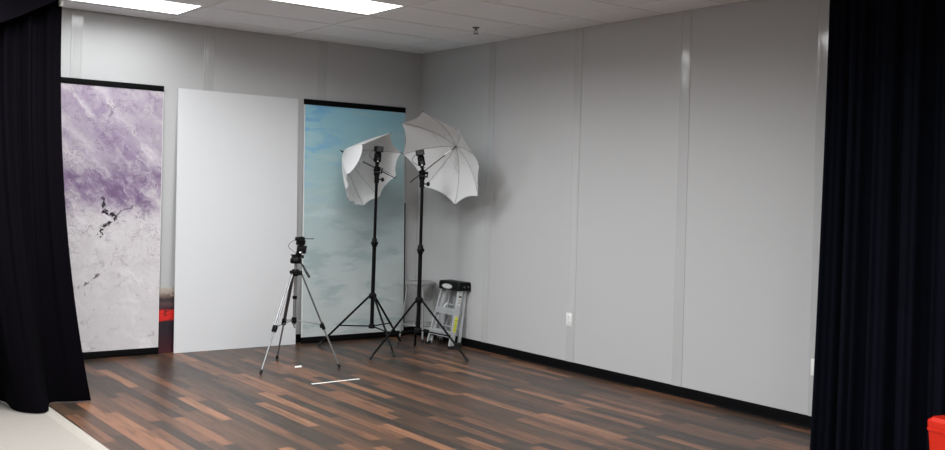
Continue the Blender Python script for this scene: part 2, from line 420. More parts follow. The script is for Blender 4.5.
# wall battens over the panel seams
def batten(n, wall, s):
    bm = B(); w = .05; prof = [(-w, 0), (-w+.001, .003), (-w+.010, .0045), (-w+.014, .003), (-w*.6, .0034), (0, .0036), (w*.6, .0034), (w-.014, .003), (w-.010, .0045), (w-.001, .003), (w, 0)]
    a = []; z0, z1 = .0795, H-.001
    for q, d in prof:
        if wall == 'right': a.append([bm.verts.new((-d-.0002, s-q, z)) for z in (z0, z1)])
        else: a.append([bm.verts.new((s+q, -d-.0002, z)) for z in (z0, z1)])
    for A, Q in zip(a[:-1], a[1:]): bm.faces.new((A[0], Q[0], Q[1], A[1]))
    bm.faces.new((a[0][0], a[0][1], a[-1][1], a[-1][0]))
    bm.faces.new([q[0] for q in a]); bm.faces.new([q[1] for q in a])
    struct('trim_%d' % n, bm, 'batten', 'vertical seam strip on the %s wall' % wall, 'wall trim')
n_ = 3
for k in range(1, 8): batten(n_, 'right', -1.205*k-.015); n_ += 1
for k in range(1, 7): batten(n_, 'back', -1.228*k); n_ += 1
def base_board(name, wall):
    prof = [(0, 0), (.016, 0), (.016, .006), (.0095, .014), (.0085, .072), (.005, .079), (0, .080)]
    bm = B()
    if wall == 'right': A = [[bm.verts.new((-d, y, z)) for d, z in prof] for y in (YF, -.0)]
    else: A = [[bm.verts.new((x, -d, z)) for d, z in prof] for x in (XL, -.0)]
    n = len(prof)
    for i in range(n): bm.faces.new((A[0][i], A[0][(i+1) % n], A[1][(i+1) % n], A[1][i]))
    bm.faces.new(A[0]); bm.faces.new(A[1][::-1])
    struct(name, bm, 'baseboard', 'black vinyl baseboard along the %s wall' % wall, 'baseboard')
base_board('baseboard_right', 'right'); base_board('baseboard_back', 'back')

# power outlets on the right wall
def outlet(y, z, label):
    t = thing('wall_outlet', label, 'outlet', (0, y, z), 'outlets on the right wall')
    bm = B(); box(bm, (-.006, -.036, -.058), (-.0003, .036, .058), .002); obj('cover_plate', bm, 'white_plastic', t)
    for s in (-1, 1):
        bm = B(); prism(bm, [(.017*math.cos(a), .0145*math.sin(a)) for a in [2*PI*i/20 for i in range(20)]], 0, .002, axes((-.006, 0, s*.024), (0, 1, 0), (0, 0, 1), (-1, 0, 0)))
        so = obj('socket', bm, 'white_plastic', t)
        bm = B()
        for q in (-.006, .006): box(bm, (-.0088, q-.0012, s*.024-.002), (-.0078, q+.0012, s*.024+.007))
        lathe(bm, [(.0025, 0), (.0025, .0009)], 10, (-.0079, 0, s*.024-.007), (-1, 0, 0))
        obj('slot', bm, 'slot', so)
    bm = B(); lathe(bm, [(.003, 0), (.003, .001), (.001, .0016)], 10, (-.006, 0, 0), (-1, 0, 0)); obj('screw', bm, 'chrome', t)
outlet(-2.405, .452, 'white outlet plate low on the right wall, in the open')
outlet(-4.836, .420, 'white outlet plate low on the right wall, half hidden at the right curtain')

# ------------------------------------------------------------------ leaning 4 x 8 boards
def lean(x0, x1, yb, z0=0.0, hh=2.44, yt=-.004, th=.010):
    """local frame on the board face: x along it, z up it, y into the wall"""
    h = math.sqrt(hh*hh-(yb-yt)**2); up = V((0, yt-yb, h)).normalized()
    return axes((x0, yb, z0), (1, 0, 0), V((0, up.z, -up.y)), up)
def board(name, label, cat, x0, x1, yb, printed, rail_h=.045, side=False):
    Mx = lean(x0, x1, yb); w = x1-x0
    t = thing(name, label, cat, (x0, yb, 0)); t.rotation_euler = Mx.to_euler()
    bm = B(); box(bm, (0, -.010, 0.004), (w, -.0006, 2.44), .0012, 1); obj('panel', bm, 'board_edge', t)
    bm = B(); box(bm, (.009, -.0112, .05), (w-.006, -.0101, 2.41), 0); obj('printed_face', bm, printed, t)
    bm = B(); box(bm, (-.002, -.016, 2.44-rail_h), (w+.002, .0004, 2.446), .002); obj('top_rail', bm, 'rail', t)
    bm = B(); box(bm, (-.001, -.015, 0.001), (w+.001, .0004, .062), .002); obj('bottom_rail', bm, 'rail', t)
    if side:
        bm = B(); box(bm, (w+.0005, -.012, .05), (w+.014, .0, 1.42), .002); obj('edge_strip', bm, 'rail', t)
    return t
board('backdrop_board', 'purple and white marble print backdrop board beside the left curtain', 'backdrop', -4.115, -2.893, -.075, 'marble')
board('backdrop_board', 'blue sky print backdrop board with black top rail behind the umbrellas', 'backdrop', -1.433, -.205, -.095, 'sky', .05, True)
Mx = lean(-2.755, -1.498, -.105)
bm = B(); box(bm, (0, -.010, 0), (1.253, -.0002, 2.44), .0012, 1)
o = obj('foam_board', bm, 'white_board', None, (-2.755, -.105, 0)); o.rotation_euler = Mx.to_euler()
tag(o, 'tall blank white board leaning between the two printed backdrops', 'board')
Mx = lean(-3.10, -2.45, -.052, 0, .60, -.02)
bm = B(); box(bm, (0, -.008, 0.001), (.62, -.0006, .597), .001, 1)
o = obj('printed_board', bm, 'lowprint', None, (-3.02, -.052, 0)); o.rotation_euler = Mx.to_euler()
tag(o, 'short dark red printed board in the gap beside the white board', 'board')

# ------------------------------------------------------------------ tape and card on the floor
a, b = V((-2.325, -1.925, 0)), V((-1.875, -1.912, 0)); d = (b-a).normalized(); q = V((-d.y, d.x, 0))
bm = B(); poly = []
for i in range(9): p = lerp(a, b, i/8)+q*(.0125+.001*math.sin(i*2.1)); poly.append((p.x, p.y))
for i in range(8, -1, -1): p = lerp(a, b, i/8)-q*(.0125+.001*math.sin(i*1.7)); poly.append((p.x, p.y))
prism(bm, poly, .0002, .0016); tag(obj('floor_tape', bm, 'tape'), 'long strip of white tape stuck on the wood floor', 'tape')
bm = B()
sheet(bm, lambda u, v: V((-2.105+.062*u+.02*v, -1.235+.05*v-.005*u, .0015+.006*u*u*v)), 6, 6, .0008)
tag(obj('paper_card', bm, 'paper'), 'small white paper scrap on the floor under the tripod', 'paper')

# ------------------------------------------------------------------ light stands
def light_stand(label, base, hubz, feet, lowz, midz, top, name='light_stand'):
    bx, by = base; t = thing(name, label, 'light stand', (bx, by, 0), 'black light stands')
    L = lambda p: V(p)-V((bx, by, 0))
    tp = L(top); lean_ = lambda z: V((tp.x*z/tp.z, tp.y*z/tp.z, z))
    bm = B(); tube(bm, [lean_(lowz-.02), lean_(midz)], .0195, 16); obj('lower_pole', bm, 'blackmetal', t)
    bm = B(); tube(bm, [lean_(midz-.03), lean_(tp.z)], .0150, 16); obj('upper_pole', bm, 'blackmetal', t)
    # clamp between the sections with its knob
    bm = B(); lathe(bm, [(.0205, -.055), (.027, -.05), (.027, .015), (.021, .03), (.0152, .034)], 18, lean_(midz)); box(bm, (-.012, -.05, -.03), (.012, -.015, .0), .004, 2, 0, Matrix.Translation(lean_(midz)))
    cl = obj('pole_clamp', bm, 'black', t)
    bm = B(); lathe(bm, [(.006, 0), (.006, .02), (.019, .022), (.021, .03), (.019, .042), (.01, .045)], 12, lean_(midz)+V((-.012, -.012, -.015)), (-.8, -.6, 0)); obj('clamp_knob', bm, 'black', cl)
    bm = B(); lathe(bm, [(.018, -.03), (.034, -.024), (.038, -.008), (.038, .012), (.028, .026), (.0200, .03)], 20, lean_(hubz)); obj('hub', bm, 'black', t)
    bm = B(); lathe(bm, [(.017, -.022), (.030, -.02), (.033, 0), (.026, .02), (.0200, .024)], 18, lean_(lowz)); obj('spreader_collar', bm, 'black', t)
    for fx, fy in feet:
        f = L((fx, fy, .004)); d = V((f.x, f.y, 0)).normalized(); h0 = lean_(hubz)+d*.034-V((0, 0, .004))
        side = d.cross(V((0, 0, 1)))
        e = (f-h0).normalized(); f1 = f-e*.012
        bm = B()
        a_, b_, d_ = frame(e)
        # flat sided leg channel
        w = .0105
        tube(bm, [h0-e*.005, lerp(h0, f1, .5), f1], [w, w, w*.95], 8)
        lg = obj('leg', bm, 'blackmetal', t)
        bm = B(); tube(bm, [f-e*.05, f-e*.008, f], [.0125, .0135, .010], 10); obj('rubber_foot', bm, 'rubber', lg)
        br = lerp(h0, f1, .60); s0 = lean_(lowz)+d*.028
        bm = B(); tube(bm, [s0, br], .0068, 8)
        lathe(bm, [(.009, -.014), (.009, .014)], 10, br, side); obj('brace', bm, 'blackmetal', t)
    # umbrella swivel bracket on the top
    return t
S1 = (-.935, -.613); S2 = (-.766, -1.167)
light_stand('black light stand in front of the blue backdrop, left of the pair', S1, .509, [(-1.351, -.297), (-1.022, -1.155), (-.438, -.394)], .213, 1.045, (-.934, -.62, 1.70))
light_stand('black light stand before the stepladder, right of the pair', S2, .522, [(-1.304, -1.168), (-.54, -1.653), (-.466, -.693)], .237, 1.013, (-.774, -1.171, 1.66))

def bracket(label, P, n, top_tilt):
    """swivel clamp on the stand head: holds the umbrella shaft at P along n"""
    t = thing('umbrella_bracket', label, 'bracket', P, 'swivel brackets on the light stands'); t.scale = (1.22,)*3
    bm = B(); lathe(bm, [(.0128, -.115), (.019, -.112), (.019, -.05), (.014, -.045)], 16); obj('socket', bm, 'black', t)
    bm = B(); lathe(bm, [(.005, 0), (.005, .018), (.015, .02), (.017, .028), (.014, .04), (.006, .043)], 12, (.014, -.012, -.085), (.75, -.66, 0)); obj('socket_knob', bm, 'black', t)
    side = V((.81, -.58, 0))
    bm = B(); lathe(bm, [(.020, -.024), (.024, -.020), (.024, .020), (.020, .024)], 18, (0, 0, -.030), side); box(bm, (-.016, -.016, -.052), (.016, .016, -.01), .004)
    obj('tilt_joint', bm, 'black', t)
    bm = B(); lathe(bm, [(.006, 0), (.006, .012), (.008, .014), (.008, .02)], 10, side*.022+V((0, 0, -.03)), side)
    tube(bm, [side*.038+V((0, 0, -.03)), side*.040+V((.01, .01, .008))], .006, 8); obj('tilt_lever', bm, 'black', t)
    nn = V(n).normalized(); up = (V((0, 0, 1))-nn*nn.z).normalized(); sd = nn.cross(up)
    bm = B()   # block bored for the shaft: four walls round the shaft
    Mb = axes((0, 0, 0), sd, nn, up)
    for lo, hi in (((-.018, -.018, .0056), (.018, .018, .022)), ((-.018, -.018, -.022), (.018, .018, -.0056)), ((-.018, -.018, -.0056), (-.0056, .018, .0056)), ((.0056, -.018, -.0056), (.018, .018, .0056))): box(bm, lo, hi, .0008, 1, 0, Mb)
    obj('shaft_clamp', bm, 'black', t)
    bm = B(); lathe(bm, [(.004, 0), (.004, .014), (.011, .016), (.011, .026), (.006, .028)], 12, sd*.018, sd); obj('shaft_knob', bm, 'black', t)
    bm = B(); lathe(bm, [(.012, 0), (.012, .012), (.019, .013), (.019, .019), (.008, .020)], 16, (0, 0, .024)); obj('shoe_mount', bm, 'black', t)
    return t
P1 = V((-.934, -.62, 1.758)); P2 = V((-.776, -1.168, 1.726))
n1 = V((-.404, .833, .378)).normalized(); n2 = V((.839, .075, .538)).normalized()
bracket('black swivel bracket on top of the left light stand', P1, n1, 0)
bracket('black swivel bracket on top of the right light stand', P2, n2, 0)

def flash(label, base, rot, tilt, group='camera flashes on stands', extra=None):
    """speedlight standing on a shoe: base = its foot point"""
    t = thing('camera_flash', label, 'flash', base, group); t.rotation_euler = (0, 0, rot); t.scale = (1.05, 1.15, 1.12)
    R = Matrix.Rotation(tilt, 4, 'Y')
    bm = B(); box(bm, (-.016, -.016, 0), (.016, .016, .012), .002, 1, 0, R); obj('foot', bm, 'black', t)
    bm = B(); box(bm, (-.030, -.026, .012), (.030, .026, .092), .006, 2, 0, R)
    box(bm, (-.034, -.018, .02), (-.028, .018, .05), .002, 1, 0, R); bd = obj('body', bm, 'black', t)
    bm = B(); box(bm, (-.012, -.0285, .03), (.012, -.0258, .05), .001, 1, 0, R); obj('display', bm, 'slot', bd)
    bm = B(); lathe(bm, [(.016, -.024), (.018, -.02), (.018, .02), (.016, .024)], 16, R @ V((.0, 0, .098)), R.to_3x3() @ V((1, 0, 0))); obj('hinge', bm, 'black', t)
    bm = B(); box(bm, (-.036, -.062, .100), (.036, .030, .150), .006, 2, 0, R); hd = obj('head', bm, 'black', t)
    bm = B(); box(bm, (-.030, -.066, .105), (.030, -.0615, .145), .001, 1, 0, R); obj('lens', bm, 'slot', hd)
    bm = B(); pts = []
    for i in range(15):
        s = i/14; a = PI*s
        pts.append(R @ V((-.030-.050*math.sin(a), -.004, .125-.105*s)))
    tube(bm, pts, .0022, 6); obj('cable', bm, 'black', t)
    bm = B(); box(bm, (-.008, -.0275, .014), (.004, -.0262, .024), .0005, 1, 0, R); obj('badge', bm, 'white_plastic', bd, ang=35)
    return t
flash('black speedlight flash on the left light stand', P1+V((0, 0, .0535)), -.35, .06)
flash('black speedlight flash on the right light stand, leaning left', P2+V((0, 0, .0535)), -.55, -.22)

# ------------------------------------------------------------------ umbrellas
def umbrella(label, A, n, tips, end, runner_at, sag, ex=1.75, bul=.10, scal=.045, group='white photo umbrellas'):
    A = V(A); n = V(n).normalized(); end = V(end)
    t = thing('photo_umbrella', label, 'umbrella', A, group)
    tips = [V(q)-A for q in tips]; K = len(tips)
    def rib(k, s):
        T = tips[k % K]; ax = T.dot(n); rad = T-n*ax     # ax < 0 : tip lies behind the apex
        return rad*s*(1+bul*(1-s))+n*ax*(s**ex)
    bm = B(); NS, NG = 14, 10
    gr = {}
    ap = bm.verts.new((0, 0, 0))
    for k in range(K):
        for j in range(NG):
            w = j/NG; h = 4*w*(1-w)
            for i in range(1, NS+1):
                s = i/NS
                sk = s*(1-(scal[k] if isinstance(scal, list) else scal)*h*s)
                p = rib(k, sk).lerp(rib(k+1, sk), w)
                ax = tips[k].dot(n)
                cm = V(p)
                # fabric between ribs pulls slightly inward; slack gores fold
                p = p*(1-.015*h*s)
                sg = sag[k]
                if sg: 
                    p = p+n*(-.0)*h+V((0, 0, -1))*(sg*h*s*s*.5)+ (rib(k+1, sk)-rib(k, sk)).normalized().cross(p.normalized())*(sg*.30*math.sin(w*PI*4)*s*h)
                gr[(k, j, i)] = bm.verts.new(p)
    tot = K*NG
    idx = lambda c, i: gr[((c//NG) % K, c % NG, i)]
    for c in range(tot):
        bm.faces.new((ap, idx(c, 1), idx((c+1) % tot, 1)))
        for i in range(1, NS): bm.faces.new((idx(c, i), idx(c, i+1), idx((c+1) % tot, i+1), idx((c+1) % tot, i)))
    cv = obj('canopy', bm, 'nylon', t, ang=80)
    for k in range(K):
        bm = B(); off = -n*.004
        tube(bm, [rib(k, s/8)+off*(1 if s else 1) for s in range(0, 9)], .0015, 6)
        lathe(bm, [(.002, -.006), (.0045, -.004), (.0045, .006), (.002, .010)], 8, tips[k], (tips[k]-rib(k, .9)))
        rb = obj('rib', bm, 'steel_rib', t)
        run = -n*runner_at
        bm = B(); tube(bm, [run+rib(k, .5).normalized()*.004, rib(k, .5)-n*.004], .0011, 6); obj('stretcher', bm, 'stretch', rb)
    e = end-A; bm = B(); tube(bm, [n*.012, e], .0045, 10); obj('shaft', bm, 'blackmetal', t)
    bm = B(); lathe(bm, [(.0085, .004), (.0085, .012), (.006, .030), (.003, .052), (.001, .055)], 10, (0, 0, 0), n); obj('ferrule', bm, 'black', t)
    bm = B(); lathe(bm, [(.0052, -.045), (.012, -.045), (.012, .035), (.014, .036), (.014, .046), (.0052, .047)], 14, -n*runner_at, n); obj('runner', bm, 'white_plastic', t)
    return t
T1 = [(-.873, -.756, 2.111), (-.656, -.625, 1.932), (-.643, -.525, 1.694), (-.771, -.426, 1.478), (-.968, -.447, 1.39), (-1.235, -.588, 1.459), (-1.344, -.739, 1.693), (-1.237, -.823, 1.977)]
umbrella('white photo umbrella half folded on the left light stand', (-1.106, -.264, 1.919), n1, T1, P1-n1*.235, .20, [0, 0, 0, .02, .07, .05, .0, .0], 1.3, .03, [.05, .03, .03, .03, .04, .03, -.16, .02])
c2 = V((-.559, -1.142, 1.866)); a2 = c2+n2*.2508
e1 = V((0, 0, 1)).cross(n2).normalized(); e2 = n2.cross(e1)
T2 = [c2+(e1*math.cos(2.478+k*PI/4)+e2*math.sin(2.478+k*PI/4))*.5196 for k in range(8)]
umbrella('white photo umbrella fully open on the right light stand', a2, n2, T2, P2-n2*.173, .13, [0]*8)

# ------------------------------------------------------------------ tripod
tb = V((-2.100, -1.180, 0))
TFEET = ((-2.497, -1.366), (-2.048, -.782), (-1.765, -1.412))
t = thing('camera_tripod', 'grey and black tripod standing in front of the white board', 'tripod', tb)
bm = B(); lathe(bm, [(.020, .785), (.034, .795), (.036, .83), (.030, .842), (.018, .845)], 20)
for fx, fy in TFEET:
    d = (V((fx, fy, 0))-tb).normalized(); s = d.cross(V((0, 0, 1))); box(bm, (-.018, -.014, -.022), (.018, .02, .016), .004, 2, 0, axes(d*.038+V((0, 0, .815)), s, d, (0, 0, 1)))
obj('shoulder', bm, 'black', t)
bm = B(); tube(bm, [(0, 0, .36), (0, 0, .90)], .0135, 16); obj('centre_column', bm, 'silver', t)
bm = B(); lathe(bm, [(.014, .375), (.022, .38), (.022, .425), (.014, .43)], 16)
tube(bm, [(0, 0, .375), (0, 0, .345), (.008, 0, .335), (.012, 0, .345)], .0035, 8); obj('column_hook', bm, 'black', t)
bm = B(); lathe(bm, [(.0138, .585), (.020, .588), (.020, .612), (.0138, .615)], 16); obj('column_collar', bm, 'black', t)
bm = B(); lathe(bm, [(.005, 0), (.005, .03), (.012, .032), (.013, .04), (.008, .046)], 12, (-.03, 0, .825), (-.75, -.66, 0)); obj('column_knob', bm, 'black', t)
for fx, fy in TFEET:
    f = V((fx, fy, .003))-tb; d = V((f.x, f.y, 0)).normalized(); h0 = d*.052+V((0, 0, .808)); e = (f-h0).normalized(); s = d.cross(V((0, 0, 1))).normalized()
    L_ = (f-h0).length; mid = h0+e*L_*.56
    bm = B()
    for q in (-1, 1): tube(bm, [h0+s*.0095*q, mid+s*.0095*q], .0062, 8)
    box(bm, (-.004, -.003, 0), (.004, .003, L_*.56), 0, 1, 0, axes(h0, s, e.cross(s), e))
    lg = obj('leg', bm, 'grey_metal', t)
    bm = B(); box(bm, (-.019, -.014, -.03), (.019, .014, .03), .005, 2, 0, axes(mid, s, e.cross(s), e)); box(bm, (-.012, .012, -.018), (.012, .026, .008), .003, 1, 0, axes(mid, s, e.cross(s), e)); obj('leg_lock', bm, 'black', lg)
    bm = B(); tube(bm, [mid, f-e*.012], .0078, 10); obj('lower_leg', bm, 'silver', lg)
    bm = B(); tube(bm, [f-e*.035, f-e*.01, f], [.010, .014, .010], 12); obj('rubber_foot', bm, 'rubber', lg)
    bm = B(); tube(bm, [V((0, 0, .403))+d*.02, h0+e*L_*.545], .0042, 8); obj('brace', bm, 'grey_metal', t)
# pan head with its handle
bm = B(); lathe(bm, [(.016, .892), (.044, .895), (.050, .906), (.050, .928), (.042, .944), (.030, .955)], 20); box(bm, (-.030, -.034, .935), (.032, .034, .962), .008); hd = obj('pan_head', bm, 'black', t)
bm = B(); box(bm, (-.036, -.034, .960), (.036, .034, .972), .004); obj('quick_plate', bm, 'black', hd)
side = V((.81, -.58, 0)); hp = V((0, 0, .918))
bm = B(); tube(bm, [hp+side*.03, hp+side*.058+V((0, 0, -.035))], .005, 10); hn = obj('pan_handle', bm, 'black', t)
bm = B(); d = (side*.075+V((0, 0, -.125))).normalized(); g0 = hp+side*.055+V((0, 0, -.03)); tube(bm, [g0, g0+d*.02, g0+d*.05, g0+d*.09, g0+d*.125, g0+d*.132], [.006, .010, .0095, .011, .0115, .006], 12); obj('handle_grip', bm, 'rubber', hn)
bm = B()
for i in range(5): lathe(bm, [(.0108, -.0022), (.0122, 0), (.0108, .0022)], 12, g0+d*(.035+.019*i), d)
obj('grip_ring', bm, 'grey_metal', hn)
bm = B(); lathe(bm, [(.004, 0), (.004, .02), (.015, .022), (.015, .036), (.009, .04)], 12, (.02, -.02, .955), (.75, -.66, 0)); obj('tilt_knob', bm, 'black', hd)
# device on the tripod
fb = tb+V((0.016, -.008, .9725))
t = thing('camera_flash', 'black speedlight flash mounted on the tripod head', 'flash', fb, 'camera flashes on stands'); t.rotation_euler = (0, 0, -.62); t.scale = (1.2, 1.15, .92)
bm = B(); box(bm, (-.018, -.02, 0), (.024, .02, .016), .003); obj('foot', bm, 'black', t)
R = Matrix.Rotation(.10, 4, 'Y')
bm = B(); box(bm, (-.014, -.03, .014), (.052, .03, .088), .006, 2, 0, R); bd = obj('body', bm, 'black', t)
bm = B(); box(bm, (.008, -.0325, .018), (.024, -.0295, .030), .0005, 1, 0, R); obj('badge', bm, 'white_plastic', bd)
bm = B(); box(bm, (-.026, -.034, .092), (.036, .034, .138), .006, 2, 0, R); lathe(bm, [(.016, -.03), (.018, 0), (.016, .03)], 14, R @ V((.012, 0, .09)), (0, 1, 0)); hd = obj('head', bm, 'black', t)
bm = B(); lathe(bm, [(.020, 0), (.024, .004), (.024, .02), (.02, .024)], 20, (.026, -.030, .150), (0, -1, 0)); box(bm, (-.022, -.045, .130), (.045, .02, .166), .006); obj('trigger', bm, 'black', t)
bm = B(); tube(bm, [(.048, -.036, .152), (.115, -.042, .154)], .0032, 8); obj('antenna', bm, 'black', t)
bm = B(); tube(bm, [V((-.020-.05*math.sin(PI*i/14), -.01, .142-.125*i/14)) for i in range(15)], .0022, 6); obj('cable', bm, 'black', t)

# ------------------------------------------------------------------ stool in the corner
sx, sy = -.205, -.395
t = thing('metal_stool', 'pale round metal stool in the corner behind the right light stand', 'stool', (sx, sy, 0))
bm = B(); lathe(bm, [(.135, .575), (.160, .577), (.164, .586), (.164, .604), (.158, .612), (.13, .614), (.04, .610)], 40); obj('seat', bm, 'stool_seat', t)
for k in range(4):
    a = PI/4+.35+k*PI/2; d = V((math.cos(a), math.sin(a), 0))
    p0 = d*.135+V((0, 0, .576)); p1 = d*.205+V((0, 0, .008))
    bm = B(); tube(bm, [p0, p1], .0105, 12); lg = obj('leg', bm, 'stool_seat', t)
    bm = B(); tube(bm, [p1+V((0, 0, .03)), p1-V((0, 0, .008))], [.0125, .014], 12); obj('rubber_foot', bm, 'rubber', lg)
bm = B(); tube(bm, [(math.cos(2*PI*i/40)*.183, math.sin(2*PI*i/40)*.183, .170) for i in range(40)], .008, 10, closed=True); obj('footrest_ring', bm, 'stool_seat', t)

# ------------------------------------------------------------------ step ladder folded against the right wall
lo = V((-.246, -.812, 0)); t = thing('step_ladder', 'small folded aluminium stepladder with black top leaning on the right wall', 'stepladder', lo)
W0, W1, ZT = .195, .150, .575; DX = .140        # half widths, rail height, lean of the front rails
def fr(s, z, dx=0.0):   # point on front rail centre line
    u = z/ZT; return V((DX*u+dx, s*(W0+(W1-W0)*u), z))
def rail_mesh(p0, p1, wx, wy, open_in):
    """C channel rail from p0 to p1: web wy thin, flanges along x"""
    bm = B(); d = (p1-p0); L_ = d.length; d.normalize(); xa = (V((1, 0, 0))-d*d.x).normalized(); ya = d.cross(xa)
    Mr = axes(p0, xa, ya, d)
    box(bm, (-wx/2, -.0015, 0), (wx/2, .0015, L_), 0, 1, 0, Mr)
    for q in (-1, 1): box(bm, (q*wx/2-.0015, min(0, open_in*wy), 0), (q*wx/2+.0015, max(0, open_in*wy), L_), 0, 1, 0, Mr)
    return bm
for s in (-1, 1):
    rl = obj('front_rail', rail_mesh(fr(s, .012), fr(s, ZT+.02), .052, .022, -s), 'alu', t)
    bm = B(); box(bm, (-.032, -.016, 0), (.032, .016, .028), .004, 2, 0, Matrix.Translation(fr(s, 0))); obj('rubber_foot', bm, 'rubber', rl)
    if s < 0:
        for z0, z1, m, nm in ((.16, .31, 'yellow', 'warning_sticker'), (.42, .52, 'label', 'data_sticker')):
            a_ = fr(s, z0)+V((0, -.0028, 0)); b_ = fr(s, z1)+V((0, -.0028, 0)); d = (b_-a_).normalized(); xa = (V((1, 0, 0))-d*d.x).normalized()
            bm = B(); box(bm, (-.017, -.0006, 0), (.017, .0006, (b_-a_).length), 0, 1, 0, axes(a_, xa, d.cross(xa), d)); st = obj(nm, bm, m, rl)
            bm = B()
            for i in range(5):
                if m == 'label': box(bm, (-.013, -.0012, .018+i*.015), (.013 - .006*(i % 2), .0012, .024+i*.015), 0, 1, 0, axes(a_, xa, d.cross(xa), d))
                else: box(bm, (-.012, -.0012, .018+i*.024), (.012 - .006*(i % 2), .0012, .024+i*.024), 0, 1, 0, axes(a_, xa, d.cross(xa), d))
            if m == 'label': box(bm, (-.017, -.0011, .078), (.017, .0011, .098), 0, 1, 0, axes(a_, xa, d.cross(xa), d))
            obj('sticker_print', bm, 'labeldark', st)
    p0 = V((.125, s*(W0-.03), .03)); p1 = V((DX+.085, s*(W1-.03), ZT+.01))
    rr_ = obj('rear_rail', rail_mesh(p0, p1, .026, .020, -s), 'alu', t)
    bm = B(); box(bm, (-.018, -.013, -.018), (.018, .013, .02), .004, 2, 0, Matrix.Translation(p0)); obj('rubber_foot', bm, 'rubber', rr_)
    bm = B(); tube(bm, [fr(s, .30, .02), lerp(p0, p1, .72)], .004, 6); obj('spreader', bm, 'alu', t)
for z in (.155, .375):
    a_ = fr(-1, z); w = abs(a_.y)-.003
    bm = B(); box(bm, (a_.x-.038, -w, z-.006), (a_.x+.040, w, z), .001, 1); box(bm, (a_.x-.040, -w, z-.052), (a_.x-.036, w, z), .001, 1); box(bm, (a_.x+.036, -w, z-.03), (a_.x+.040, w, z), .001, 1)
    for i in range(6): box(bm, (a_.x-.03+i*.011, -w, z), (a_.x-.026+i*.011, w, z+.0025))
    obj('step', bm, 'alu', t)
for z in (.18, .40):     # rear cross bars
    u = (z-.03)/(ZT-.02); p = lerp(V((.125, 0, .03)), V((DX+.085, 0, ZT+.01)), u); w = W0-.03+(W1-W0)*u
    bm = B(); tube(bm, [(p.x, -w, z), (p.x, w, z)], .008, 10); obj('rear_bar', bm, 'alu', t)
for z0 in (.20, .415):   # gusset plates inside the rails above each step
    for s in (1,):
        a_ = fr(s, z0); b_ = fr(s, z0+.12)
        bm = B(); prism(bm, [(-.030, 0), (.036, 0), (.026, .13), (-.022, .13)], 0, .003, axes(a_+V((0, -s*.006, 0)), (1, 0, 0), (b_-a_).normalized(), (0, -s, 0))); obj('gusset', bm, 'alu', t)
# black moulded top cap : trapezoid plan, skirt flares downwards
bm = B()
cx0, cx1 = DX-.044, DX+.122; yw = W1+.022
lowp = [(cx0-.006, -yw+.012), (cx0-.006, yw-.012), (cx0+.004, yw), (cx1-.02, yw+.006), (cx1, yw-.012), (cx1, -yw+.012), (cx1-.02, -yw-.006), (cx0+.004, -yw)]
ringz = [(ZT-.010, 1.0), (ZT+.055, .985), (ZT+.070, .95), (ZT+.074, .90)]
rg = []; cxm = (cx0+cx1)/2
for z, k in ringz: rg.append([bm.verts.new((cxm+(x-cxm)*k, y*k, z)) for x, y in lowp])
for A_, Q_ in zip(rg[:-1], rg[1:]):
    for i in range(8): bm.faces.new((A_[i], A_[(i+1) % 8], Q_[(i+1) % 8], Q_[i]))
bm.faces.new(rg[0][::-1]); bm.faces.new(rg[-1])
cap = obj('top_cap', bm, 'black', t)
bm = B(); prism(bm, [(.085*math.cos(2*PI*i/28), .024*math.sin(2*PI*i/28)) for i in range(28)], 0, .003, axes((cx0-.0055, .02, ZT+.024), (0, -1, 0), V((.05, 0, 1)).normalized(), V((-1, 0, .05)).normalized())); bd = obj('oval_badge', bm, 'label', cap)
bm = B()
Mb = axes((cx0-.0080, .02, ZT+.024), (0, -1, 0), V((.05, 0, 1)).normalized(), V((-1, 0, .05)).normalized())
for i in range(28):
    a0, a1 = 2*PI*i/28, 2*PI*(i+1)/28
    prism(bm, [(.080*math.cos(a0), .020*math.sin(a0)), (.080*math.cos(a1), .020*math.sin(a1)), (.075*math.cos(a1), .0165*math.sin(a1)), (.075*math.cos(a0), .0165*math.sin(a0))], 0, .001, Mb)
# worn lettering strokes, too small to read
xs = -.055
for q, wd in enumerate((.016, .012, .012, .012, .012, .012)):
    prism(bm, [(xs, -.008), (xs+.0035, -.008), (xs+.0035, .008), (xs, .008)], 0, .001, Mb)
    prism(bm, [(xs, .005 if q % 2 else -.001), (xs+wd*.75, .005 if q % 2 else -.001), (xs+wd*.75, .008 if q % 2 else .002), (xs, .008 if q % 2 else .002)], 0, .001, Mb)
    prism(bm, [(xs, -.008), (xs+wd*.75, -.008), (xs+wd*.75, -.005), (xs, -.005)], 0, .001, Mb); xs += wd+.006
obj('badge_print', bm, 'labeldark', bd)
bm = B()
for x in (.02, .07): lathe(bm, [(.010, 0), (.010, .004), (.006, .006)], 12, (DX+x, -yw-.001, ZT+.028), (0, -1, 0))
obj('rivet', bm, 'grey_metal', cap)

# ------------------------------------------------------------------ curtains
def fold(s, seed, amp):
    return amp*(math.sin(s+seed)+.45*math.sin(2.13*s+1.7*seed)+.25*math.sin(3.7*s+.6*seed))
